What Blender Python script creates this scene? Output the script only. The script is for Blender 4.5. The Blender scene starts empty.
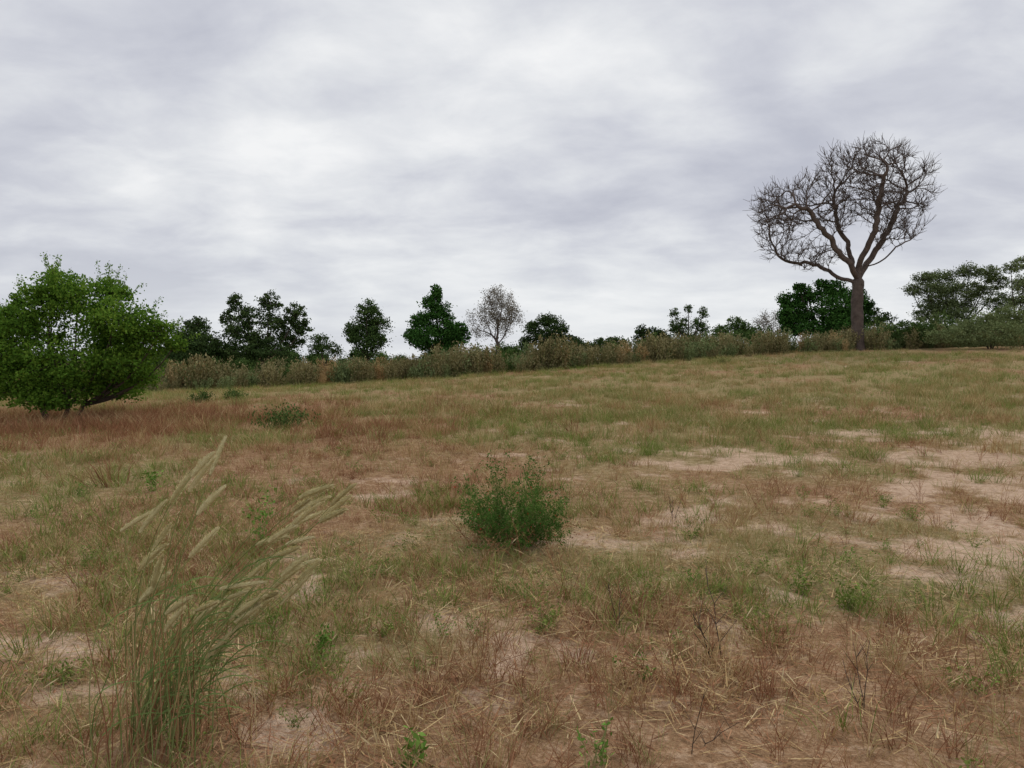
import bpy, math, random
import numpy as np
from mathutils import Vector
rng=np.random.default_rng(7); random.seed(7)
F=768.0; CAMH=1.6; HOR=362.0
# ---------------------------------------------------------------- noise / terrain
def _hash(ix,iy,s):
    n=(ix.astype(np.int64)*374761393+iy.astype(np.int64)*668265263+s*982451653)&0x7fffffff
    n=((n^(n>>13))*1274126177)&0x7fffffff
    n=(n^(n>>16))&0xffff
    return n/65535.0
def vnoise(x,y,s=0):
    x=np.asarray(x,float);y=np.asarray(y,float)
    ix=np.floor(x);iy=np.floor(y);fx=x-ix;fy=y-iy
    fx=fx*fx*(3-2*fx);fy=fy*fy*(3-2*fy)
    a=_hash(ix,iy,s);b=_hash(ix+1,iy,s);c=_hash(ix,iy+1,s);d=_hash(ix+1,iy+1,s)
    return (a*(1-fx)+b*fx)*(1-fy)+(c*(1-fx)+d*fx)*fy
def fbm(x,y,o=4,s=0):
    v=0;a=.5;t=0
    for i in range(o):
        v=v+a*vnoise(x*2**i+17.3*i,y*2**i+5.1*i,s+i);t+=a;a*=.5
    return v/t
def sst(a,b,x):
    t=np.clip((x-a)/(b-a),0,1);return t*t*(3-2*t)
def height(x,y):
    x=np.asarray(x,float);y=np.asarray(y,float)
    H=1.1+1.75*np.tanh(x/24)
    yy=np.clip(y,0,50)/50
    g=yy**1.3*(1-.6*sst(58,130,y))
    r=np.hypot(x,y)
    return H*g+(fbm(x*.7,y*.7,3,3)-.5)*.10*sst(0,3,r)*(1-sst(200,400,r)) + (fbm(x*4,y*4,2,9)-.5)*.03
def G(x,y,s,cx,cy,rx,ry,rot=0):
    dx=x-cx;dy=y-cy;c=math.cos(rot);n=math.sin(rot)
    u=(dx*c+dy*n)/rx;v=(-dx*n+dy*c)/ry
    return s*np.exp(-(u*u+v*v))
def bare(x,y):
    n=fbm(x*.55,y*.55,5,21); n2=fbm(x*.13,y*.22,3,31); n3=fbm(x*2.2,y*2.2,4,41)
    b=(n-.5)*1.7+(n2-.5)*.6+(n3-.5)*3.0-.36
    wx=(fbm(x*.8,y*.8,3,301)-.5)*2.2;wy=(fbm(x*.8,y*.8,3,311)-.5)*2.6
    x0,y0=x,y;x=x+wx;y=y+wy
    b=b+G(x,y,1.3,5.8,8.4,1.7,1.2)+G(x,y,1.1,3.4,11.2,2.2,1.1,-.4)+G(x,y,1.0,3.4,5.7,1.0,.55,.4)+G(x,y,.85,7.5,14,3,1.2,-.2)+G(x,y,.75,2.2,8.4,.9,.5,.5)
    b=b+G(x,y,.5,1.3,12.0,.9,.5)+G(x,y,.4,-.6,6.3,.6,.6)+G(x,y,.45,-.3,4.4,.7,.5)+G(x,y,.85,8.8,11,2.2,1.4)+G(x,y,.75,4.4,7.0,1.3,.5,-.5)+G(x,y,.5,2.0,4.9,.5,.3)
    x,y=x0,y0
    b=b-sst(15,28,y)*.35-sst(1,-3,x)*.30*sst(3.5,6,y)
    return sst(.0,.65,b)
def redm(x,y):
    n=fbm(x*.35,y*.35,4,55)
    v=(n-.5)*2.8+.52-sst(9,18,y)*.48
    v=v+G(x,y,1.1,-9,17.0,5.5,4.4)+G(x,y,.6,-14,24,7,5)+G(x,y,.45,2.5,18,6,1.2)+G(x,y,.3,1,4,2.5,1.5)+G(x,y,.45,-5,12,3,1.5)
    return sst(0,.8,v)
def W(px,py,d): return np.array([(px-512)/F*d,d,CAMH+(HOR-py)/F*d])
def onground(px,d):
    x=(px-512)/F*d; return np.array([x,d,float(height(x,d))])
# ---------------------------------------------------------------- mesh builder
class MB:
    def __init__(s): s.v=[];s.f=[];s.c=[];s.n=0
    def add(s,v,f,c,m=0):
        v=np.asarray(v,float).reshape(-1,3);f=np.asarray(f,np.int64)
        c=np.asarray(c,float)
        if c.ndim==1:c=np.tile(c,(len(v),1))
        s.v.append(v);s.c.append(c);s.f.append((f+s.n,m));s.n+=len(v)
    def mesh(s,name,mats,smooth=False):
        me=bpy.data.meshes.new(name)
        V=np.concatenate(s.v);C=np.concatenate(s.c)
        me.vertices.add(len(V));me.vertices.foreach_set('co',V.astype(np.float32).ravel())
        loops=np.concatenate([f.ravel() for f,_ in s.f]);cnt=np.concatenate([np.full(len(f),f.shape[1]) for f,_ in s.f])
        mi=np.concatenate([np.full(len(f),m) for f,m in s.f])
        me.loops.add(len(loops));me.loops.foreach_set('vertex_index',loops.astype(np.int32))
        me.polygons.add(len(cnt));st=np.concatenate([[0],np.cumsum(cnt)[:-1]])
        me.polygons.foreach_set('loop_start',st.astype(np.int32))
        try: me.polygons.foreach_set('loop_total',cnt.astype(np.int32))
        except Exception: pass
        me.polygons.foreach_set('material_index',mi.astype(np.int32))
        me.polygons.foreach_set('use_smooth',np.full(len(cnt),smooth))
        me.update(calc_edges=True)
        a=me.attributes.new('tint','FLOAT_COLOR','POINT')
        a.data.foreach_set('color',np.concatenate([C,np.ones((len(C),1))],1).astype(np.float32).ravel())
        for m in mats: me.materials.append(m)
        return me
    def obj(s,name,mats,smooth=False,coll=None,loc=None):
        if loc is not None: s.v=[v-np.asarray(loc) for v in s.v]
        o=bpy.data.objects.new(name,s.mesh(name,mats,smooth))
        if loc is not None:o.location=loc
        (coll or bpy.context.scene.collection).objects.link(o);return o
def tube(mb,P,R,k=5,c=(.5,.5,.5),m=0):
    P=np.asarray(P,float);R=np.asarray(R,float);n=len(P)
    T=np.gradient(P,axis=0);T/=np.linalg.norm(T,axis=1)[:,None]+1e-9
    t=T.mean(0);ref=np.eye(3)[np.argmin(abs(t))]
    A=np.cross(T,ref);A/=np.linalg.norm(A,axis=1)[:,None]+1e-9;B=np.cross(T,A)
    an=np.arange(k)*2*math.pi/k
    V=P[:,None,:]+R[:,None,None]*(np.cos(an)[None,:,None]*A[:,None,:]+np.sin(an)[None,:,None]*B[:,None,:])
    i=np.arange(n-1)[:,None]*k;j=np.arange(k)[None,:];j2=(j+1)%k
    f=np.stack([i+j,i+j2,i+k+j2,i+k+j],-1).reshape(-1,4)
    mb.add(V.reshape(-1,3),f,c,m)
def rdir(n):
    v=rng.normal(size=(n,3));return v/np.linalg.norm(v,axis=1)[:,None]
def leaves(mb,C,L,Wd,col,m=1,axis=None,spread=1.0):
    n=len(C);a=rdir(n)
    if axis is not None:
        a=axis+a*spread;a/=np.linalg.norm(a,axis=1)[:,None]
    b=np.cross(a,rdir(n));b/=np.linalg.norm(b,axis=1)[:,None]+1e-9
    L=np.broadcast_to(L,(n,))[:,None]*rng.uniform(.6,1.25,(n,1));Wd=np.broadcast_to(Wd,(n,))[:,None]
    V=np.stack([C-a*L*.5,C+b*Wd*.5,C+a*L*.5,C-b*Wd*.5],1)
    f=np.arange(n*4).reshape(-1,4)
    mb.add(V.reshape(-1,3),f,np.repeat(col,4,0),m)
def bez(p0,p1,p2,p3,n):
    t=np.linspace(0,1,n)[:,None];return (1-t)**3*p0+3*(1-t)**2*t*p1+3*(1-t)*t*t*p2+t**3*p3
# ---------------------------------------------------------------- materials
def newmat(name):
    m=bpy.data.materials.new(name);m.use_nodes=True;nt=m.node_tree
    for n in list(nt.nodes):nt.nodes.remove(n)
    return m,nt,nt.nodes.new('ShaderNodeOutputMaterial')
def ramp(nt,fac,stops):
    r=nt.nodes.new('ShaderNodeValToRGB');e=r.color_ramp.elements
    while len(e)<len(stops):e.new(.5)
    for q,(p,c) in zip(e,stops):q.position=p;q.color=(*c,1) if len(c)==3 else c
    nt.links.new(fac,r.inputs[0]);return r.outputs[0]
def mix(nt,f,a,b,t='MIX'):
    n=nt.nodes.new('ShaderNodeMix');n.data_type='RGBA';n.blend_type=t
    for s,v in ((n.inputs[0],f),(n.inputs[6],a),(n.inputs[7],b)):
        if hasattr(v,'links'):nt.links.new(v,s)
        else: s.default_value=v if isinstance(v,(int,float)) else (*v,1)
    return n.outputs[2]
def math_(nt,op,a,b=None,c=None,clamp=False):
    n=nt.nodes.new('ShaderNodeMath');n.operation=op;n.use_clamp=clamp
    for i,v in enumerate((a,b,c)):
        if v is None:continue
        if hasattr(v,'links'):nt.links.new(v,n.inputs[i])
        else:n.inputs[i].default_value=v
    return n.outputs[0]
def noise(nt,vec,scale,det=4,rough=.55,dist=0):
    n=nt.nodes.new('ShaderNodeTexNoise');n.inputs['Scale'].default_value=scale;n.inputs['Detail'].default_value=det
    n.inputs['Roughness'].default_value=rough;n.inputs['Distortion'].default_value=dist
    nt.links.new(vec,n.inputs['Vector']);return n.outputs[0]
def foliage(name,stops,trans=0):
    """tint.r random per leaf, tint.g per clump, plus per-instance random"""
    m,nt,out=newmat(name)
    at=nt.nodes.new('ShaderNodeAttribute');at.attribute_name='tint'
    sp=nt.nodes.new('ShaderNodeSeparateColor');nt.links.new(at.outputs['Color'],sp.inputs[0])
    oi=nt.nodes.new('ShaderNodeObjectInfo')
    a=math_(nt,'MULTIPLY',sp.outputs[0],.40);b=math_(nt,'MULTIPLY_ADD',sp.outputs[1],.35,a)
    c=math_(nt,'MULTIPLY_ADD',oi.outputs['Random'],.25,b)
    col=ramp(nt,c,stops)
    p=nt.nodes.new('ShaderNodeBsdfDiffuse');nt.links.new(col,p.inputs[0])
    if trans:
        t=nt.nodes.new('ShaderNodeBsdfTranslucent');nt.links.new(col,t.inputs[0])
        mx=nt.nodes.new('ShaderNodeMixShader');mx.inputs[0].default_value=trans
        nt.links.new(p.outputs[0],mx.inputs[1]);nt.links.new(t.outputs[0],mx.inputs[2]);nt.links.new(mx.outputs[0],out.inputs[0])
    else: nt.links.new(p.outputs[0],out.inputs[0])
    return m
def bark(name,c1,c2,sc=6):
    m,nt,out=newmat(name);g=nt.nodes.new('ShaderNodeNewGeometry')
    n=noise(nt,g.outputs['Position'],sc,6,.65);col=ramp(nt,n,[(.3,c1),(.7,c2)])
    p=nt.nodes.new('ShaderNodeBsdfPrincipled');p.inputs['Roughness'].default_value=.85;p.inputs['Specular IOR Level'].default_value=.2
    nt.links.new(col,p.inputs['Base Color'])
    b=nt.nodes.new('ShaderNodeBump');b.inputs['Strength'].default_value=.6;b.inputs['Distance'].default_value=.04
    nt.links.new(n,b.inputs['Height']);nt.links.new(b.outputs[0],p.inputs['Normal']);nt.links.new(p.outputs[0],out.inputs[0]);return m
M_bark=bark('bark_dark',(.05,.038,.03),(.11,.085,.065))
M_baobab=bark('bark_bare_tree',(.065,.05,.043),(.15,.115,.098),3)
M_leafbright=foliage('leaves_bright_green',[(.15,(.045,.10,.016)),(.5,(.11,.22,.028)),(.9,(.24,.37,.055))],.25)
M_leafdark=foliage('leaves_dark_green',[(.15,(.026,.048,.018)),(.5,(.052,.088,.028)),(.9,(.105,.15,.05))])
M_leafmid=foliage('leaves_mid_green',[(.15,(.04,.07,.022)),(.5,(.075,.13,.038)),(.9,(.15,.21,.06))])
M_leafvivid=foliage('leaves_deep_green',[(.15,(.020,.055,.014)),(.5,(.045,.115,.024)),(.9,(.085,.19,.04))])
M_leafgrey=foliage('leaves_grey_green',[(.15,(.09,.12,.05)),(.5,(.17,.215,.09)),(.9,(.27,.32,.145))])
M_leafbrown=foliage('leaves_brown_olive',[(.15,(.12,.105,.05)),(.5,(.235,.205,.10)),(.9,(.37,.325,.165))])
M_leafash=foliage('leaves_ash_brown',[(.15,(.12,.10,.07)),(.5,(.22,.19,.14)),(.9,(.34,.30,.23))])
M_straw=foliage('straw_grass',[(.1,(.22,.13,.06)),(.4,(.42,.285,.135)),(.65,(.52,.38,.19)),(.95,(.66,.53,.31))])
M_yg=foliage('yellow_green_grass',[(.1,(.16,.16,.055)),(.4,(.28,.28,.105)),(.7,(.39,.36,.15)),(.95,(.53,.47,.23))])
M_green=foliage('green_grass',[(.1,(.10,.15,.03)),(.5,(.185,.25,.055)),(.95,(.31,.36,.10))])
M_red=foliage('red_brown_weed',[(.1,(.13,.058,.034)),(.5,(.31,.15,.08)),(.95,(.48,.28,.16))])
M_herb=foliage('herb_leaves',[(.1,(.07,.15,.025)),(.5,(.13,.25,.045)),(.95,(.24,.36,.08))])
M_head=foliage('seed_heads',[(.1,(.46,.41,.21)),(.45,(.64,.57,.33)),(.95,(.82,.74,.49))])
M_culm=foliage('grass_stems',[(.1,(.12,.15,.05)),(.5,(.22,.25,.09)),(.95,(.38,.35,.16))])
M_flower=foliage('red_tips',[(.1,(.30,.05,.03)),(.9,(.5,.12,.06))])
M_green2=foliage('spike_grass_blades',[(.1,(.09,.14,.04)),(.5,(.16,.23,.07)),(.95,(.30,.34,.14))])
M_bush=foliage('bush_leaves',[(.1,(.045,.10,.02)),(.5,(.09,.18,.036)),(.95,(.19,.30,.07))],.2)
def ground_mat():
    m,nt,out=newmat('sandy_ground');g=nt.nodes.new('ShaderNodeNewGeometry');P=g.outputs['Position']
    at=nt.nodes.new('ShaderNodeAttribute');at.attribute_name='tint'
    sp=nt.nodes.new('ShaderNodeSeparateColor');nt.links.new(at.outputs['Color'],sp.inputs[0])
    n1=noise(nt,P,1.2,4,.6);n2=noise(nt,P,9,5,.65);n3=noise(nt,P,45,3,.7)
    soil=ramp(nt,n2,[(.3,(.40,.26,.17)),(.5,(.60,.42,.30)),(.72,(.74,.56,.42))])
    soil=mix(nt,.4,soil,ramp(nt,n3,[(.3,(.28,.18,.12)),(.65,(.70,.53,.39))]))
    vegy=ramp(nt,n2,[(.3,(.16,.14,.055)),(.5,(.29,.25,.11)),(.7,(.42,.35,.18))])
    vegr=ramp(nt,n2,[(.3,(.17,.09,.05)),(.5,(.34,.19,.105)),(.7,(.49,.31,.185))])
    veg=mix(nt,sp.outputs[1],vegy,vegr)
    veg=mix(nt,.4,veg,ramp(nt,n3,[(.35,(.09,.055,.03)),(.65,(.49,.34,.20))]))
    bf=math_(nt,'ADD',sp.outputs[0],math_(nt,'MULTIPLY',math_(nt,'SUBTRACT',n2,.5),1.3))
    bf=math_(nt,'MULTIPLY_ADD',math_(nt,'SUBTRACT',n3,.5),1.1,bf,True)
    col=mix(nt,bf,veg,soil)
    col=mix(nt,math_(nt,'MULTIPLY',n1,.2),col,(.33,.22,.11))
    col=mix(nt,sp.outputs[2],col,(.09,.10,.045))
    p=nt.nodes.new('ShaderNodeBsdfDiffuse')
    nt.links.new(col,p.inputs['Color'])
    hh=math_(nt,'MULTIPLY_ADD',n3,.35,n2)
    b=nt.nodes.new('ShaderNodeBump');b.inputs['Strength'].default_value=1.0;b.inputs['Distance'].default_value=.06
    nt.links.new(hh,b.inputs['Height']);nt.links.new(b.outputs[0],p.inputs['Normal']);nt.links.new(p.outputs[0],out.inputs[0]);return m
# ---------------------------------------------------------------- ground sheet
def EDGEy(x): return 44.5+ 6*np.tanh(x/25)
def build_ground():
    rr=[0.0,.3]
    while rr[-1]<3000: rr.append(rr[-1]*1.0165+.004)
    rr=np.array(rr)
    th=np.concatenate([np.linspace(-1.2,1.2,620),np.linspace(1.2,2*math.pi-1.2,120)[1:-1]])
    R,T=np.meshgrid(rr,th,indexing='ij');X=R*np.sin(T);Y=R*np.cos(T);Z=height(X,Y)
    nr,ntn=R.shape;i=np.arange(nr-1)[:,None]*ntn;j=np.arange(ntn)[None,:];j2=(j+1)%ntn
    f=np.stack([i+j,i+ntn+j,i+ntn+j2,i+j2],-1).reshape(-1,4)[:, ::-1]
    mb=MB();x=X.ravel();y=Y.ravel()
    mb.add(np.stack([x,y,Z.ravel()],1),f,np.stack([bare(x,y),redm(x,y),sst(1,6,y-EDGEy(x))*.85],1),0)
    return mb.obj('ground',[ground_mat()],True)
build_ground()
# ---------------------------------------------------------------- scatter
def scatter(name,protos,P,rotz,scl,tilt=.0):
    n=len(P);me=bpy.data.meshes.new(name);me.vertices.add(n);me.vertices.foreach_set('co',P.astype(np.float32).ravel())
    rot=np.stack([rng.normal(size=n)*tilt,rng.normal(size=n)*tilt,rotz],1)
    a=me.attributes.new('irot','FLOAT_VECTOR','POINT');a.data.foreach_set('vector',rot.astype(np.float32).ravel())
    a=me.attributes.new('iscl','FLOAT','POINT');a.data.foreach_set('value',np.asarray(scl,np.float32))
    a=me.attributes.new('iidx','INT','POINT');a.data.foreach_set('value',rng.integers(0,len(protos),n).astype(np.int32))
    me.update()
    o=bpy.data.objects.new(name,me);bpy.context.scene.collection.objects.link(o)
    col=bpy.data.collections.new(name+'_clumps')
    for k,mb_m in enumerate(protos):
        mb,mats=mb_m;mb.obj(name+'_clump',mats,False,col)
    ng=bpy.data.node_groups.new(name+'_scatter','GeometryNodeTree')
    ng.interface.new_socket('Geometry',in_out='INPUT',socket_type='NodeSocketGeometry')
    ng.interface.new_socket('Geometry',in_out='OUTPUT',socket_type='NodeSocketGeometry')
    N=ng.nodes;gi=N.new('NodeGroupInput');go=N.new('NodeGroupOutput');ip=N.new('GeometryNodeInstanceOnPoints')
    ci=N.new('GeometryNodeCollectionInfo');ci.inputs['Collection'].default_value=col
    ci.inputs['Separate Children'].default_value=True;ci.inputs['Reset Children'].default_value=True
    def na(nm,dt):
        q=N.new('GeometryNodeInputNamedAttribute');q.data_type=dt;q.inputs['Name'].default_value=nm;return q.outputs['Attribute']
    e=N.new('FunctionNodeEulerToRotation');L=ng.links
    L.new(gi.outputs[0],ip.inputs['Points']);L.new(ci.outputs[0],ip.inputs['Instance']);ip.inputs['Pick Instance'].default_value=True
    L.new(na('iidx','INT'),ip.inputs['Instance Index']);L.new(na('irot','FLOAT_VECTOR'),e.inputs[0]);L.new(e.outputs[0],ip.inputs['Rotation'])
    L.new(na('iscl','FLOAT'),ip.inputs['Scale']);L.new(ip.outputs[0],go.inputs[0])
    md=o.modifiers.new('scatter','NODES');md.node_group=ng
    return o
def tuft(nb,h,spread,w,lean=.35,heads=0):
    mb=MB()
    for i in range(nb):
        a=rng.uniform(0,6.283);r=abs(rng.normal())*spread;b=np.array([r*math.cos(a),r*math.sin(a),-.01])
        hh=h*rng.uniform(.35,1.15);a2=a+rng.normal()*.8;l=hh*lean*rng.uniform(.2,1.6)
        d=np.array([math.cos(a2),math.sin(a2),0]);p1=b+np.array([0,0,hh*.55])+d*l*.35;p2=b+np.array([0,0,hh*.95])+d*l
        t=rng.uniform(0,6.28);s=np.array([math.cos(t),math.sin(t),0])*w*.5;tn=rng.uniform()
        mb.add([b-s,b+s,p1+s*.8,p1-s*.8,p2],[[0,1,2,3]],(tn,.5+.1*rng.normal(),0),0)
        mb.add([p1+s*.8,p1-s*.8,p2],[[0,1,2]],(tn,.6,0),0)
        if heads and rng.uniform()<heads:
            u=(p2-p1);u/=np.linalg.norm(u);tube(mb,[p2-u*.03,p2+u*.01,p2+u*.05],[.001,.004,.001],3,(.9,.9,0),0)
    return mb
def zone_pts(zones,dens_fn,half=.85):
    out=[];rs=[]
    for r0,r1,den in zones:
        n=int((r1*r1-r0*r0)*half*den)
        r=np.sqrt(rng.uniform(r0*r0,r1*r1,n));t=rng.uniform(-half,half,n)
        x=r*np.sin(t);y=r*np.cos(t);k=rng.uniform(size=n)<dens_fn(x,y)
        x=x[k];y=y[k];out.append(np.stack([x,y,height(x,y)],1));rs.append(r[k])
    return np.concatenate(out),np.concatenate(rs)
infield=lambda x,y:(y<EDGEy(x)+1.5)
def U(P,lo,hi): return rng.uniform(lo,hi,len(P))
cl=lambda x,y,s,f=1.1:sst(.35,.62,fbm(x*f,y*f,4,s))
P,r=zone_pts([(1.6,8,60),(8,18,25)],lambda x,y:(1-bare(x,y)*.95)*(.25+.75*cl(x,y,71))*(1-.5*redm(x,y)))
scatter('dry_grass',[(tuft(24,.19,.07,.0035,.8,heads=.1),[M_straw]) for _ in range(3)]+[(tuft(20,.22,.08,.003,.7),[M_yg]) for _ in range(3)],P,U(P,0,6.28),U(P,.4,1.05),.15)
P,r=zone_pts([(1.6,8,58),(8,22,20),(22,50,4.5)],lambda x,y:(1-bare(x,y)*.93)*(.06+.94*redm(x,y))*(.3+.7*cl(x,y,81))*infield(x,y))
scatter('reddish_dry_grass',[(tuft(24,.17,.09,.004,.9),[M_red]) for _ in range(4)]+[(tuft(20,.2,.07,.004,.8),[M_straw]) for _ in range(2)],P,U(P,0,6.28),.4+.65*rng.uniform(size=len(P))+.02*r*rng.uniform(.3,1,len(P)),.15)
P,r=zone_pts([(13,28,10),(28,54,5)],lambda x,y:(1-bare(x,y)*.85)*(.15+.85*cl(x,y,91,.5))*(1-.85*redm(x,y))*infield(x,y))
scatter('field_grass',[(tuft(45,.25,.22,.009,.6),[M_yg]) for _ in range(5)]+[(tuft(45,.25,.22,.009,.6),[M_straw]) for _ in range(3)],P,U(P,0,6.28),U(P,.4,1.25),.1)
P,r=zone_pts([(1.6,8,36),(8,20,13),(20,50,2.8)],lambda x,y:(1-bare(x,y)*.85)*cl(x,y,101,.6)**1.4*infield(x,y)*(1-.6*sst(.5,1,redm(x,y))*(y>10)))
scatter('green_grass',[(tuft(26,.17,.08,.004,.9),[M_green]) for _ in range(4)],P,U(P,0,6.28),.45+.7*rng.uniform(size=len(P))+.025*r,.15)
n=2500;x=-10.5+rng.normal(size=n)*4.0;y=17.6+rng.normal(size=n)*2.6;k=(rng.uniform(size=n)<.10+.90*cl(x,y,211,.7));x=x[k];y=y[k]
P=np.stack([x,y,height(x,y)],1)
scatter('tall_russet_grass',[(tuft(36,.42,.18,.007,.7),[M_red]) for _ in range(3)]+[(tuft(36,.42,.18,.007,.7),[M_straw]) for _ in range(1)],P,U(P,0,6.28),U(P,.35,1.15),.15)
def litter():
    mb=MB();n=30
    for i in range(n):
        p=np.array([*rng.normal(size=2)*.16,rng.uniform(.002,.02)]);a=rng.uniform(0,6.28);L=rng.uniform(.03,.16)
        d=np.array([math.cos(a),math.sin(a),rng.normal()*.12])*L;s=np.array([-math.sin(a),math.cos(a),0])*rng.uniform(.0012,.003)
        mb.add([p-s,p+s,p+d+s*.5,p+d-s*.5],[[0,1,2,3]],(rng.uniform(),rng.uniform(),0),0)
    return mb
P,r=zone_pts([(1.6,7,45),(7,14,16)],lambda x,y:(.3+.7*cl(x,y,111))*(1-.6*bare(x,y)))
scatter('plant_litter',[(litter(),[M_straw]) for _ in range(2)]+[(litter(),[M_red]) for _ in range(2)],P,U(P,0,6.28),U(P,.7,1.4),.05)
def weed(h,ns,lm,sm,nl=10,ls=.018,br=3,thin=.0012,flat=.5):
    mb=MB()
    for i in range(ns):
        a=rng.uniform(0,6.28);l=h*flat*rng.uniform(.1,1);hh=h*rng.uniform(.55,1.1)
        b=np.array([rng.normal()*.02,rng.normal()*.02,-.01]);tip=b+np.array([math.cos(a)*l,math.sin(a)*l,hh])
        C=bez(b,b+[0,0,hh*.3],tip-np.array([math.cos(a)*l*.3,math.sin(a)*l*.3,hh*.3]),tip,6)+rng.normal(size=(6,3))*h*.012
        tube(mb,C,np.linspace(thin*1.6,thin*.7,6),3,(rng.uniform(),.5,0),0);segs=[C]
        for k in range(br):
            q=C[rng.integers(1,5)];a=rng.uniform(0,6.28);L=h*rng.uniform(.15,.35)
            e=q+np.array([math.cos(a)*L*.6,math.sin(a)*L*.6,L*.8]);D=np.linspace(q,e,4)
            tube(mb,D,[thin,thin*.8,thin*.6,thin*.4],3,(rng.uniform(),.5,0),0);segs.append(D)
        S=np.concatenate(segs)
        if nl:
            c=S[rng.integers(0,len(S),nl)]+rng.normal(size=(nl,3))*ls*.6;c[:,2]=np.maximum(c[:,2],.01)
            leaves(mb,c,ls,ls*.45,np.stack([rng.uniform(size=nl),rng.uniform(size=nl),rng.uniform(size=nl)],1),1)
    return mb,[sm,lm]
P,r=zone_pts([(1.7,9,9),(9,22,2)],lambda x,y:(1-.75*bare(x,y))*cl(x,y,121,.8))
scatter('red_stemmed_weed',[weed(.30,5,M_straw,M_red,8,.012,4,.0011,.9) for _ in range(6)],P,U(P,0,6.28),U(P,.4,1.3),.2)
P,r=zone_pts([(1.7,9,8),(9,26,1.8)],lambda x,y:(1-.6*bare(x,y))*cl(x,y,131,.9)**1.3)
scatter('green_weed',[weed(.15,7,M_green,M_culm,16,.018,3,.001,.9) for _ in range(3)]+[weed(.13,7,M_herb,M_culm,14,.018,3,.001,1.1) for _ in range(2)],P,U(P,0,6.28),U(P,.4,1.3),.15)
# ---------------------------------------------------------------- trees
def crown(mb,blobs,d,leafL,nper,base,trunkR,subr=.34,gap=1.0,aspect=.6,flat=.8,stems=1,fork=.45,fill=.25,shoots=0):
    s=d/F;bl=[]
    for (px,py,rx,ry) in blobs:
        c=W(px,py,d);c[1]+=rng.normal()*rx*s*.4
        bl.append((c,np.array([rx*s,rx*s*.9,ry*s])))
    top=np.mean([b[0] for b in bl],0);forkp=base+(top-base)*fork*.9;roots=[]
    for k in range(stems):
        a=6.28*k/max(stems,1)+.5;off=np.array([math.cos(a),math.sin(a),0])*trunkR*1.4*(stems>1)
        fp=forkp+np.array([math.cos(a)*1,math.sin(a),0])*(top[2]-base[2])*.22*(stems>1)
        C=bez(base+off+[0,0,-.2],base+off*1.3+(fp-base)*.35+[trunkR*.5,0,0],base+(fp-base)*.7+off*1.6,fp,8)
        tube(mb,C,np.linspace(trunkR*1.15,trunkR*.7,8)*(1 if stems==1 else .7),7,(.5,.5,.5),0);roots.append(fp)
    for c,R in bl:
        f0=min(roots,key=lambda q:np.linalg.norm(q-c))
        m=(f0+c)/2+np.array([(c-f0)[0]*.2,(c-f0)[1]*.2,-.1*np.linalg.norm(c-f0)])
        B=bez(f0,f0+(m-f0)*.6,m,c,7);tube(mb,B,np.linspace(trunkR*.5,trunkR*.13,7),5,(.5,.5,.5),0)
        vol=(R[0]*R[1]*R[2])**(1/3);ns=max(6,int(22*gap))
        D=rdir(ns)*(rng.uniform(.1,1,(ns,1))**.4);sc=c+D*R*(1-subr*.35)*rng.uniform(.8,1.15,(ns,1))
        n=int(nper*(R[0]*R[2]));n1=int(n*(1-fill));n2=n-n1
        for q in sc:
            tube(mb,bez(c,c+(q-c)*.4+[0,0,-.03*vol],q,q,4),[trunkR*.13,trunkR*.1,trunkR*.06,trunkR*.03],3,(.5,.5,.5),0)
            rs=vol*subr*rng.uniform(.4,1.3)
            k=max(6,int(n1/ns));dd=rng.normal(size=(k,3))*rs*.52*np.array([1.15,1.15,flat])
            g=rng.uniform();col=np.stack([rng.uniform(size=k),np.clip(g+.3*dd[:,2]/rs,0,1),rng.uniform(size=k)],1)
            leaves(mb,q+dd,leafL,leafL*aspect,col,1)
        dd=rdir(n2)*(rng.uniform(0,1,(n2,1))**.5)*R*.95
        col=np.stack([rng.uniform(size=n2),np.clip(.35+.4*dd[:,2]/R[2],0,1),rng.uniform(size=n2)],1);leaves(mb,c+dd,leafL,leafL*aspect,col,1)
        for _ in range(shoots):
            v=rdir(1)[0];v[2]=abs(v[2])+.2;v/=np.linalg.norm(v);p=c+v*R*.9;L=rng.uniform(.12,.35)
            e=p+(v+np.array([0,0,.4]))*L;t=rng.uniform(0,1,(24,1));q=p+(e-p)*t+rng.normal(size=(24,3))*.04
            tube(mb,[p,(p+e)/2,e],[.006,.004,.002],3,(.5,.5,.5),0)
            leaves(mb,q,leafL*.8,leafL*.4,np.stack([rng.uniform(size=24),np.full(24,.7),t[:,0]],1),1)
def tree(name,px,d,blobs,mat,leafL=.18,nper=2600,trunkR=.16,bk=None,**kw):
    mb=MB();base=onground(px,d);crown(mb,blobs,d,leafL,nper,base,trunkR,**kw)
    return mb.obj(name,[bk or M_bark,mat],False,loc=base)
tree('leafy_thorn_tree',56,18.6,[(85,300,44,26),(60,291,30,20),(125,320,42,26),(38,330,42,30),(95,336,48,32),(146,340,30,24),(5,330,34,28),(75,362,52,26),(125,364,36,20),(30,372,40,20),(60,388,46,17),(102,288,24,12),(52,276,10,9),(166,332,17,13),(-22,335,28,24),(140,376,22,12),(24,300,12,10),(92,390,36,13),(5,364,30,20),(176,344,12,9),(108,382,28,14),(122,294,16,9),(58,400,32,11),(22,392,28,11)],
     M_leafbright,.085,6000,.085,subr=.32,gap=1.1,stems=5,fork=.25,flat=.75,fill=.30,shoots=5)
tree('acacia_tree',205,62,[(190,335,18,16),(212,345,24,18),(200,325,12,9),(228,350,16,12),(180,350,16,14),(205,357,26,10)],M_leafdark,.2,1400,.2)
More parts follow.
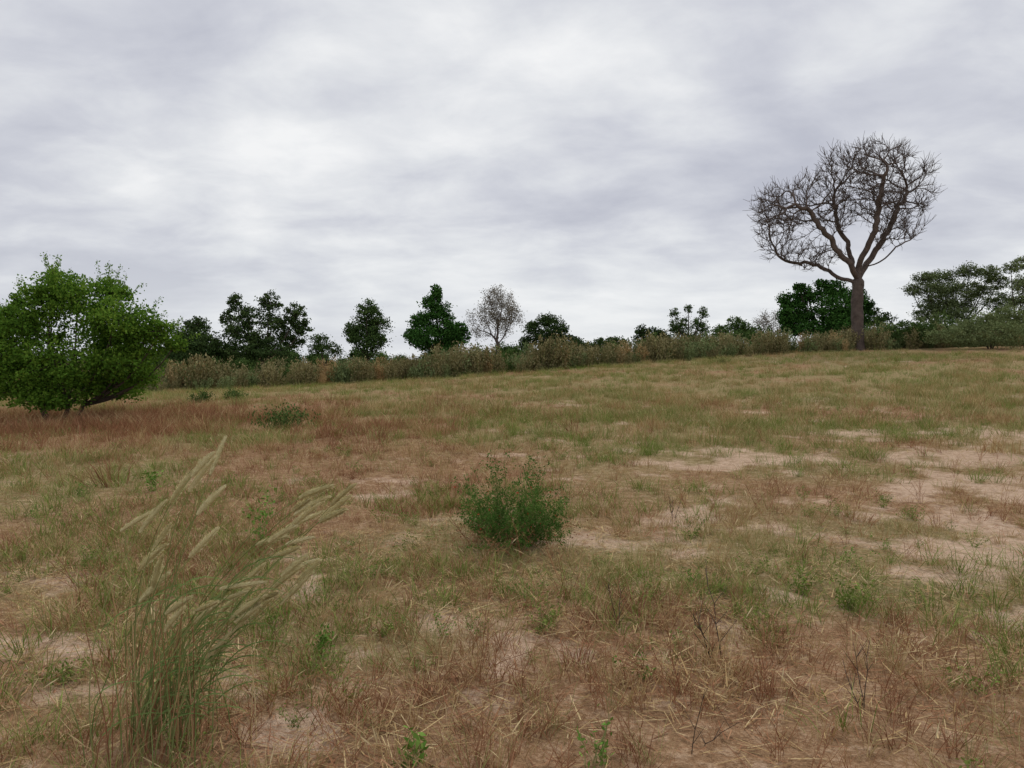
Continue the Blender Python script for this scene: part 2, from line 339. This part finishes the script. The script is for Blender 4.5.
tree('acacia_tree',262,60,[(238,303,10,11),(250,318,16,12),(271,303,12,12),(272,322,17,12),(240,332,17,13),(296,315,13,14),(265,342,24,13),(290,337,18,13),(230,318,9,9),(303,328,9,10),(250,350,22,10),(280,352,22,8)],M_leafdark,.18,1500,.2,subr=.3,fill=.15)
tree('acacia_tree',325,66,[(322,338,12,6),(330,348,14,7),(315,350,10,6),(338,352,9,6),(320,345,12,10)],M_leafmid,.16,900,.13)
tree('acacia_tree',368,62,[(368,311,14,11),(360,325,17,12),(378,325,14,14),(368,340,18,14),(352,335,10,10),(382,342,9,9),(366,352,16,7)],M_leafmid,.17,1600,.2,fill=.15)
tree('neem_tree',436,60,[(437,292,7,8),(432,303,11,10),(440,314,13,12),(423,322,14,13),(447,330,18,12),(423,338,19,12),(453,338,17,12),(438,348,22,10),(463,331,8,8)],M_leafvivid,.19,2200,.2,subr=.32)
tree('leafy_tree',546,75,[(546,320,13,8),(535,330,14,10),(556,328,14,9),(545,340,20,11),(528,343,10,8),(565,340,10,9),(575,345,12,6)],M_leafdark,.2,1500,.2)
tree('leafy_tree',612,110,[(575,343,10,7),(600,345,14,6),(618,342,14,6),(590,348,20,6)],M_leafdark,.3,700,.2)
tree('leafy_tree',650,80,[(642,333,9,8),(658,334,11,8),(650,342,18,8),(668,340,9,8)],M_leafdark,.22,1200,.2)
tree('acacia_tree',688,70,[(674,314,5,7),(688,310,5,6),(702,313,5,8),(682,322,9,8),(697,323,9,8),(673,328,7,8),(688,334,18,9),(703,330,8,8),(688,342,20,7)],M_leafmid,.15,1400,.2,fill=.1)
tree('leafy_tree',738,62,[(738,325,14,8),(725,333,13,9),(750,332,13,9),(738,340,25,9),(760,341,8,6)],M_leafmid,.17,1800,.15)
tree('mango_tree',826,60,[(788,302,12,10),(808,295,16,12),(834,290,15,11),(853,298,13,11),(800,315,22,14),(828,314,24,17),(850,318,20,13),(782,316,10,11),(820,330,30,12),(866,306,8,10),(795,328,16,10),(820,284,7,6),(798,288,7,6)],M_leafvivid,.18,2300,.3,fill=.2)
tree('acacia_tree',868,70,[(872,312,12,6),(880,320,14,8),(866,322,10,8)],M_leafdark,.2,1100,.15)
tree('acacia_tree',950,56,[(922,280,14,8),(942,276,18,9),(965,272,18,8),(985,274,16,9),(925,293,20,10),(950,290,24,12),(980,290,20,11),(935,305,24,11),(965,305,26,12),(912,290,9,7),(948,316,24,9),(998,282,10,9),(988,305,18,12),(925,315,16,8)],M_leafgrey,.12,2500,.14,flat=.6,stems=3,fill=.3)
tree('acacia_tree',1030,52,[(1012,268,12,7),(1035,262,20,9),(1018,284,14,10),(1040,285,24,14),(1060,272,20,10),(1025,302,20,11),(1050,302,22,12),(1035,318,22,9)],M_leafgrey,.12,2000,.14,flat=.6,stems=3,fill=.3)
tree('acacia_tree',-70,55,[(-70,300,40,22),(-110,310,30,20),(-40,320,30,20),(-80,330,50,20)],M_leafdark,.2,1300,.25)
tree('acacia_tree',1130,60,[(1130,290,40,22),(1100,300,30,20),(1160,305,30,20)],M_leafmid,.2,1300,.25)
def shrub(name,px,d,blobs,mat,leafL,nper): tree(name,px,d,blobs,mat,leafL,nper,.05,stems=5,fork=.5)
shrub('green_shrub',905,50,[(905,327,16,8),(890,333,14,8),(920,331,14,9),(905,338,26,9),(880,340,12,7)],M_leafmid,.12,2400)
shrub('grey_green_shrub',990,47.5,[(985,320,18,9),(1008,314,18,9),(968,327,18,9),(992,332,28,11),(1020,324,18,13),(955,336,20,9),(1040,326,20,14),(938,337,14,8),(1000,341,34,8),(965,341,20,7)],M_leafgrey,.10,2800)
# space-colonised bare trees
def bare_tree(name,px,d,guides,ells,trunkR,natt,step,kill,tw=4,leafmat=None,mat=None,nleaf=0,minr=.012,twl=.55):
    s=d/F;base=onground(px,d);A=[]
    tot=sum(e[2]*e[2]*e[3] for e in ells)
    for (cx,cy,rx,ry) in ells:
        n=int(natt*rx*rx*ry/tot)+10;c=W(cx,cy,d);c[1]+=rng.normal()*rx*s*.5
        q=rdir(n)*(rng.uniform(.05,1,(n,1))**.36);A.append(c+q*np.array([rx,rx*.95,ry])*s)
    A=np.concatenate(A)
    N=[base-[0,0,.3]];par=[-1];dirs=[np.array([0,0,1.])]
    for gi,gd in enumerate(guides):
        if gi==0: cur=0
        else:
            t=W(gd[0][0],gd[0][1],d);cur=int(np.argmin(np.linalg.norm(np.array(N)-t,axis=1)));gd=gd[1:]
        for g in gd:
            t=W(g[0],g[1],d)
            if len(g)>2:t[1]+=g[2]
            while np.linalg.norm(t-N[cur])>step*.6:
                v=t-N[cur];l=np.linalg.norm(v);v=v/l;w_=v+rng.normal(size=3)*(.28 if gi else .03);w_/=np.linalg.norm(w_)
                N.append(N[cur]+w_*min(step,l));par.append(cur);dirs.append(v);cur=len(N)-1
        if gi==0:ntr=len(N)
    NA=np.array(N);D=np.linalg.norm(A[:,None]-NA[None],axis=2)
    D[:,:ntr-1]+=1e3
    near=D.argmin(1);nd=D.min(1);alive=np.ones(len(A),bool)
    for it in range(160):
        if not alive.any():break
        new=[];idx=np.where(alive)[0];acc={}
        for i in idx:
            k=near[i];v=A[i]-N[k];v=v/(np.linalg.norm(v)+1e-9);acc.setdefault(k,[]).append(v)
        for k,vs in acc.items():
            v=np.mean(vs,0)+dirs[k]*.35+rng.normal(size=3)*.3+np.array([0,0,.05]);v/=np.linalg.norm(v)+1e-9
            N.append(N[k]+v*step);par.append(k);dirs.append(v);new.append(len(N)-1)
        NN=np.array([N[k] for k in new])
        DD=np.linalg.norm(A[idx][:,None]-NN[None],axis=2);m=DD.min(1);am=DD.argmin(1)
        up=m<nd[idx];nd[idx[up]]=m[up];near[idx[up]]=np.array(new)[am[up]]
        alive[idx[nd[idx]<kill]]=False
    n=len(N);N=np.array(N);par=np.array(par);ch=[[] for _ in range(n)]
    for i in range(1,n):ch[par[i]].append(i)
    ex=2.2;w=np.zeros(n)
    for i in range(n-1,-1,-1):
        w[i]=max(sum(w[c] for c in ch[i]),1) if ch[i] else 1
    r=minr*w**(1/ex);W0=w[ntr-1];r=r*(1+(trunkR/r[ntr-1]-1)*np.clip(np.log(w)/math.log(W0),0,1)**1.3)
    for i in range(ntr): r[i]=trunkR*(1+.40*math.exp(-i*step/.5)+.10*(1-i/ntr))*(1+.06*math.sin(i*1.7))
    for _ in range(1):
        M=N.copy()
        for i in range(ntr,n):
            if ch[i]:M[i]=.5*N[i]+.25*N[par[i]]+.25*np.mean([N[c] for c in ch[i]],0)
        N=M
    mb=MB();st=[(0,None)]
    while st:
        i,p=st.pop();chain=[] if p is None else [p];
        while True:
            chain.append(i)
            if not ch[i]:break
            c=sorted(ch[i],key=lambda q:-w[q])
            for o in c[1:]:st.append((o,i))
            i=c[0]
        if len(chain)>1:
            R=r[chain].copy()
            if p is not None:R[0]=R[1]*1.1
            tube(mb,N[chain],R,10 if R.max()>.15 else (6 if R.max()>.05 else 4),(.5,.5,.5),0)
    L=[i for i in range(ntr,n) if w[i]<=4];tips=[]
    for i in L:
        k=tw if not ch[i] else max(1,tw-3)
        for _ in range(k):
            dv=N[i]-N[par[i]];dv/=np.linalg.norm(dv)+1e-9
            v=dv+rdir(1)[0]*1.0+[0,0,.35];v/=np.linalg.norm(v);ln=twl*rng.uniform(.35,1.2)
            e=N[i]+v*ln+np.array([0,0,ln*.2]);m=(N[i]+e)/2+rdir(1)[0]*ln*.15
            tube(mb,[N[i],m,e],[minr*.85,minr*.7,minr*.45],3,(.5,.5,.5),0);tips.append(e)
    if nleaf:
        T=np.array(tips);c=T[rng.integers(0,len(T),nleaf)]+rng.normal(size=(nleaf,3))*.2
        leaves(mb,c,.11,.07,rng.uniform(size=(nleaf,3)),1)
    return mb.obj(name,[mat or M_baobab]+([leafmat] if leafmat else []),True,loc=base)
bare_tree('bare_baobab_tree',858,50,[[(857,320),(856,300),(857,280)],
   [(857,280),(836,258,-.5),(820,238,-.8),(801,214,-1),(786,205,-1)],[(857,284),(832,270,.8),(808,264,1.4),(783,254,1.6)],
   [(857,280),(852,250,.6),(843,220,1.2),(842,185,1.5)],[(857,280),(862,248,-.6),(868,215,-1.2),(872,175,-2)],
   [(857,282),(872,258,.5),(890,232,.8),(906,202,1.2),(916,182,1.4)],[(866,262),(884,252,-1.5),(900,238,-2.4)]],
  [(793,206,38,24),(770,230,22,15),(813,258,28,13),(785,246,22,13),(845,180,34,28),(878,166,34,22),(922,174,22,15),(908,200,30,22),(890,236,24,15),(832,212,28,22),(868,205,28,22),(768,212,16,10),(898,158,20,10),(802,190,20,12)],.36,2250,.30,.40,tw=6,minr=.018,twl=.72)
bare_tree('sparse_leafed_tree',497,64,[[(497,350),(498,342)]],[(497,312,20,20),(485,325,14,14),(508,322,12,14),(496,300,14,9),(498,335,14,8)],.16,420,.35,.5,tw=4,leafmat=M_leafash,nleaf=9000,minr=.016,twl=.5)
bare_tree('sparse_leafed_tree',771,66,[[(771,345),(771,335)]],[(771,328,14,12)],.1,160,.35,.5,tw=4,leafmat=M_leafash,nleaf=2600,minr=.014,twl=.5)
# ---------------------------------------------------------------- brush along the field edge
def brush(h,r,n,leaf,lm,sm=M_straw,ns=26,asp=.5):
    mb=MB();S=[]
    for i in range(ns):
        a=rng.uniform(0,6.28);l=r*rng.uniform(.1,1);hh=h*rng.uniform(.5,1.15)*(1-.3*l/r)
        b=np.array([math.cos(a)*l*.5,math.sin(a)*l*.5,-.05]);e=np.array([math.cos(a)*l,math.sin(a)*l,hh])
        C=bez(b,b+[0,0,hh*.4],e-[0,0,hh*.2],e,6);tube(mb,C,np.linspace(.01,.004,6),3,(rng.uniform()*.5,.3,0),0);S.append(C)
    S=np.concatenate(S);c=S[rng.integers(0,len(S),n)]+rng.normal(size=(n,3))*.07;c[:,2]=np.abs(c[:,2])
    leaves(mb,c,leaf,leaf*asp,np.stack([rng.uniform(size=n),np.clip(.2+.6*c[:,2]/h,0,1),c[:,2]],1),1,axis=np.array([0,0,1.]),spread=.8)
    return mb,[sm,lm]
n=620;x=rng.uniform(-46,52,n);off=np.abs(rng.normal(size=n))*2.2;y=EDGEy(x)+off
P=np.stack([x,y,height(x,y)],1)
scatter('dry_brush',[brush(1.4,.8,1000,.12,M_leafbrown,M_culm) for _ in range(5)]+[brush(1.5,.6,600,.16,M_straw,M_straw,40,.2) for _ in range(1)]+[brush(1.1,.8,1000,.12,M_leafgrey,M_culm) for _ in range(2)],P,U(P,0,6.28),rng.uniform(.40,1.2,n)*(.68+.6*vnoise(x*.35,x*0,5))*(1.18-.34*sst(-12,20,x)),.08)
n=330;x=rng.uniform(-45,55,n);y=EDGEy(x)+rng.uniform(2,7,n);k=rng.uniform(size=n)<.3+.7*(x>20);x=x[k];y=y[k];n=len(x)
P=np.stack([x,y,height(x,y)],1)
scatter('green_brush',[brush(1.3,.95,1200,.13,M_leafmid,M_culm) for _ in range(2)]+[brush(1.2,.9,1200,.13,M_leafgrey,M_culm) for _ in range(3)],P,U(P,0,6.28),rng.uniform(.5,1.3,n)*(1+.5*sst(20,32,x)),.05)
def far_tree():
    mb=MB()
    for i in range(6):
        q=np.array([rng.normal()*1.8,rng.normal()*1.2,rng.uniform(1.0,4.0)]);R=rng.uniform(.9,1.7)
        k=320;c=q+rng.normal(size=(k,3))*R*.55*np.array([1.3,1.2,.75]);g=rng.uniform()
        leaves(mb,c,.48,.32,np.stack([rng.uniform(size=k),np.full(k,g),rng.uniform(size=k)],1),1)
        tube(mb,[np.array([0,0,-.3]),np.array([q[0]*.3,q[1]*.3,q[2]*.5]),q],[.2,.12,.05],5,(.5,.5,.5),0)
    return mb,[M_bark,M_leafmid]
n=420;t=rng.uniform(-1.0,.9,n);r=rng.uniform(140,360,n);x=r*np.sin(t);y=r*np.cos(t)
P=np.stack([x,y,height(x,y)],1)
scatter('distant_trees',[far_tree() for _ in range(4)],P,U(P,0,6.28),rng.uniform(.4,1.05,n)*(.85+.25*(x<0)),.0)
# ---------------------------------------------------------------- central bush
def green_bush():
    mb=MB();b0=onground(512,6.35);S=[]
    for i in range(120):
        a=rng.uniform(0,6.28);l=rng.uniform(0,1)**.55*.56;hh=rng.uniform(.20,.84)*(1-.42*(l/.56)**2)
        if i>90: l=rng.uniform(.3,.60);hh=rng.uniform(.1,.35)
        e=b0+np.array([math.cos(a)*l,math.sin(a)*l,hh]);b=b0+np.array([math.cos(a)*l*.3,math.sin(a)*l*.3,-.02])
        C=bez(b,b+[math.cos(a)*l*.2,math.sin(a)*l*.2,hh*.35],e-[math.cos(a)*l*.2,math.sin(a)*l*.2,hh*.3],e,9)+rng.normal(size=(9,3))*.01
        tube(mb,C,np.linspace(.003,.0012,9),3,(rng.uniform(),.4,0),0);S.append(C[1:])
        for k in range(4):
            q=C[rng.integers(2,8)];v=rdir(1)[0];v[2]=abs(v[2]);ee=q+v*rng.uniform(.06,.17)
            D=np.linspace(q,ee,4);tube(mb,D,[.0015,.0013,.001,.0008],3,(.3,.3,0),0);S.append(D)
    S=np.concatenate(S);n=9500;i=rng.integers(0,len(S),n);c=S[i]+rng.normal(size=(n,3))*.014;c[:,2]=np.maximum(c[:,2],b0[2]+.02)
    g=vnoise((c[:,0])*9,(c[:,2])*9,77)
    leaves(mb,c,.030,.011,np.stack([rng.uniform(size=n),g,g],1),1)
    n=140;tips=S[rng.integers(0,len(S),n)];leaves(mb,tips+rng.normal(size=(n,3))*.01,.024,.014,rng.uniform(size=(n,3)),2)
    n=900;c=b0+np.stack([rng.normal(size=n)*.24,rng.normal(size=n)*.24,rng.uniform(.02,.2,n)],1);leaves(mb,c,.03,.01,rng.uniform(size=(n,3)),3)
    return mb.obj('small_green_bush',[M_culm,M_bush,M_flower,M_red],False,loc=b0)
green_bush()
# ---------------------------------------------------------------- spiky tall grass
def spike_grass():
    mb=MB();base=onground(158,3.1);heads=[]
    for i in range(14): heads.append((rng.uniform(150,222),448+i*12+rng.normal()*6,'A'))
    for i in range(28):
        u=i/27;heads.append((215+122*u+rng.normal()*9,635-136*u+rng.normal()*26,'B'))
    heads+= [(350,484,'B'),(346,497,'B'),(326,484,'B'),(306,500,'B'),(318,514,'B'),(222,440,'A'),(210,458,'A')]
    for (px,py,gk) in heads:
        d=3.1+rng.normal()*.12;tip=W(px,py,d)
        ang=math.radians(rng.normal(50,12) if gk=='A' else rng.normal(37,12))
        dv=np.array([math.cos(ang),rng.normal()*.25,math.sin(ang)]);dv/=np.linalg.norm(dv)
        b=base+np.array([rng.normal()*.09+(.03 if gk=='B' else -.05),rng.normal()*.09,-.01]);hh=tip[2]-b[2]
        tot=rng.uniform(.11,.19)
        C=bez(b,b+[rng.normal()*.04,0,hh*.45],tip-dv*hh*.40,tip,22)
        tube(mb,C,np.linspace(.0028,.0012,22),4,(rng.uniform(),.4,0),0)
        for k in range(rng.integers(0,4)):
            q=C[rng.integers(1,13)];a=rng.normal()*.6;L=rng.uniform(.2,.38);dd=np.array([math.cos(a),math.sin(a)*.6,0])
            Q=bez(q,q+dd*L*.2+[0,0,L*.4],q+dd*L*.7+[0,0,L*.5],q+dd*L+[0,0,L*rng.uniform(.0,.4)],8)
            wv=np.array([-.3,.6,.5])*.004;ww=np.array([.5,1,1,.9,.8,.6,.35,.05])[:,None]*wv
            V=np.concatenate([Q-ww,Q+ww]);ii=np.arange(7);mb.add(V,np.stack([ii,ii+1,ii+9,ii+8],1),(rng.uniform(),.5*rng.uniform(),0),2)
        hc=rng.uniform();ax0=C[-1]-C[-3];ax0/=np.linalg.norm(ax0);t0=tip-ax0*tot*.9;fat=rng.uniform(.75,1.05)
        drp=np.array([.2,0,-.4])*tot*rng.uniform(.0,.35)
        def hp(u): return t0+u[:,None]*ax0*tot+drp*(u[:,None]**2)
        n=520;u=rng.uniform(0,1,n);cen=hp(u);ax=ax0+2*u[:,None]*drp/tot;ax/=np.linalg.norm(ax,axis=1)[:,None]
        rad=rdir(n);rad-=(rad*ax).sum(1)[:,None]*ax;rad/=np.linalg.norm(rad,axis=1)[:,None]
        prof=np.sin(np.clip(u*.84+.12,0,1)*math.pi)**.55
        c0=cen+rad*(.007*prof)[:,None]
        e=cen+rad*(.0175*fat*prof)[:,None]*rng.uniform(.7,1.25,(n,1))+ax*.010*rng.uniform(.4,1.6,(n,1))
        s=np.cross(rad,ax)*.0020
        V=np.stack([c0-s,c0+s,e+s*.4,e-s*.4],1).reshape(-1,3)
        mb.add(V,np.arange(n*4).reshape(-1,4),np.repeat(np.stack([rng.uniform(size=n),np.full(n,hc),u],1),4,0),1)
        uu=np.linspace(0,1,9);tube(mb,hp(uu),.0115*fat*np.sin(np.clip(uu*.86+.1,0,1)*math.pi)**.6,7,(.0,.3*hc,0),1)
    for i in range(110):
        b=base+np.array([rng.normal()*.13,rng.normal()*.12,0]);a=rng.uniform(0,6.28);h=rng.uniform(.2,.8);l=h*rng.uniform(.05,.35)
        e=b+np.array([math.cos(a)*l+.08*h,math.sin(a)*l,h]);Q=bez(b,b+[0,0,h*.4],e-[0,0,h*.25],e,6)
        tube(mb,Q,np.linspace(.0028,.0008,6),3,(rng.uniform(),rng.uniform(),0),(3,4,2)[i%3])
    return mb.obj('tall_spike_grass',[M_culm,M_head,M_green2,M_straw,M_red],False,loc=base)
spike_grass()
# ---------------------------------------------------------------- individual foreground weeds
def place_weed(name,px,py,h,ns,lm,sm,nl,ls,br=3,thin=.002,flat=.35):
    d=CAMH*F/(py-HOR);mb,mats=weed(h,ns,lm,sm,nl,ls,br,thin,flat);o=mb.obj(name,mats);o.location=onground(px,d);o.location.z-=.01;return o
place_weed('leafy_sapling',262,560,.48,4,M_herb,M_culm,45,.04,3)
place_weed('leafy_sapling',150,500,.30,4,M_herb,M_culm,30,.05,3)
place_weed('broadleaf_weed',410,775,.14,5,M_herb,M_culm,10,.045,1)
place_weed('broadleaf_weed',598,770,.22,5,M_herb,M_culm,12,.03,2)
place_weed('broadleaf_weed',320,665,.16,12,M_herb,M_culm,20,.025,3,.0012,.9)
place_weed('broadleaf_weed',850,620,.20,14,M_green,M_culm,14,.03,3,.0012,1.2)
place_weed('broadleaf_weed',800,605,.18,14,M_green,M_culm,14,.03,3,.0012,1.2)
place_weed('broadleaf_weed',60,690,.12,12,M_green,M_culm,16,.025,3,.0012,1.2)
place_weed('dry_branched_weed',712,665,.46,3,M_red,M_bark,6,.012,5,.0024,.6)
place_weed('dry_branched_weed',672,530,.25,3,M_red,M_bark,10,.012,5,.002,.6)
place_weed('dry_branched_weed',620,640,.32,2,M_red,M_bark,5,.012,4,.0020,.6)
place_weed('dry_branched_weed',865,720,.34,3,M_red,M_bark,5,.012,4,.0018,.6)
place_weed('dry_branched_weed',700,760,.30,2,M_red,M_bark,5,.012,4,.0016,.7)
for px,py in ((480,770),(540,745),(560,775),(640,760),(500,690),(340,740),(240,760),(900,730),(960,770),(780,770),(520,700),(600,720)):
    place_weed('red_stalk_weed',px,py,rng.uniform(.18,.34),6,M_straw,M_red,9,.010,4,.0013,.8)
for px,py,s in ((200,402,.35),(235,400,.3),(282,428,.5),(722,372,.4)):
    d=(CAMH-.2)*F/(py-HOR) if px<500 else 42
    mb,mats=brush(1.1*s,1.5*s,1000,.07,M_leafmid,M_culm);o=mb.obj('low_green_bush' if px<500 else 'grass_tussock',mats if px<500 else [M_culm,M_yg]);o.location=onground(px,min(d,34) if px<500 else d)
# ---------------------------------------------------------------- sky / light / camera
sc=bpy.context.scene
w=bpy.data.worlds.new('World');sc.world=w;w.use_nodes=True;nt=w.node_tree
try: w.cycles.sampling_method='NONE'
except Exception as ex_: print(ex_)
bg=nt.nodes['Background']
el=math.radians(52);az=math.radians(20)
sky=nt.nodes.new('ShaderNodeTexSky');sky.sky_type='NISHITA';sky.sun_disc=False;sky.sun_elevation=el;sky.sun_rotation=az
tc=nt.nodes.new('ShaderNodeTexCoord');D=tc.outputs['Generated']
sx=nt.nodes.new('ShaderNodeSeparateXYZ');nt.links.new(D,sx.inputs[0])
z=math_(nt,'ADD',math_(nt,'MAXIMUM',sx.outputs[2],0.0),.24)
cx=nt.nodes.new('ShaderNodeCombineXYZ');nt.links.new(math_(nt,'DIVIDE',sx.outputs[0],z),cx.inputs[0]);nt.links.new(math_(nt,'DIVIDE',sx.outputs[1],z),cx.inputs[1])
mp=nt.nodes.new('ShaderNodeMapping');mp.inputs['Scale'].default_value=(1.05,1.25,1);mp.inputs['Location'].default_value=(3.1,1.7,0);mp.inputs['Rotation'].default_value=(0,0,.2);nt.links.new(cx.outputs[0],mp.inputs[0])
n1=noise(nt,mp.outputs[0],.8,5,.5,.25);n2=noise(nt,mp.outputs[0],3.2,6,.58,.25)
def blob(dx,dy,dz,lo,hi):
    v=Vector((dx,dy,dz)).normalized();n=nt.nodes.new('ShaderNodeVectorMath');n.operation='DOT_PRODUCT'
    nn=nt.nodes.new('ShaderNodeVectorMath');nn.operation='NORMALIZE';nt.links.new(D,nn.inputs[0]);nt.links.new(nn.outputs[0],n.inputs[0]);n.inputs[1].default_value=v
    m=nt.nodes.new('ShaderNodeMapRange');m.interpolation_type='SMOOTHSTEP';m.inputs[1].default_value=lo;m.inputs[2].default_value=hi;nt.links.new(n.outputs['Value'],m.inputs[0]);return m.outputs[0]
v=math_(nt,'MULTIPLY_ADD',n2,.46,math_(nt,'SUBTRACT',n1,.06))
v=math_(nt,'MULTIPLY_ADD',blob(.12,1,.24,.96,1.0),.11,v)
v=math_(nt,'MULTIPLY_ADD',blob(-.55,1,.27,.955,1.0),-.09,v)
cloud=ramp(nt,v,[(.48,(.51,.525,.60)),(.61,(.625,.64,.70)),(.73,(.765,.78,.81)),(.86,(.92,.925,.93))])
hz=nt.nodes.new('ShaderNodeMapRange');hz.inputs[1].default_value=0;hz.inputs[2].default_value=.17;hz.inputs[3].default_value=.65;hz.inputs[4].default_value=0;nt.links.new(sx.outputs[2],hz.inputs[0])
cloud=mix(nt,hz.outputs[0],cloud,(.78,.81,.84))
skyc=mix(nt,1.0,sky.outputs[0],(.08,.08,.08),'MULTIPLY')
fin=mix(nt,.96,skyc,cloud)
nt.links.new(fin,bg.inputs[0]);bg.inputs[1].default_value=1.0
ld=bpy.data.lights.new('sun','SUN');ld.energy=1.4;ld.angle=math.radians(25);ld.color=(1,.96,.90)
lo=bpy.data.objects.new('sun',ld);sc.collection.objects.link(lo)
dirv=Vector((math.sin(az)*math.cos(el),math.cos(az)*math.cos(el),math.sin(el)))
lo.rotation_euler=dirv.to_track_quat('Z','Y').to_euler()
cd=bpy.data.cameras.new('camera');co=bpy.data.objects.new('camera',cd);sc.collection.objects.link(co)
cd.sensor_width=36;cd.lens=F/1024*36;cd.clip_end=6000;cd.clip_start=.05
co.location=(0,0,CAMH);co.rotation_euler=(math.radians(90)-math.atan((384-HOR)/F),0,0)
sc.camera=co
sc.view_settings.view_transform='Standard';sc.view_settings.look='None';sc.view_settings.exposure=0
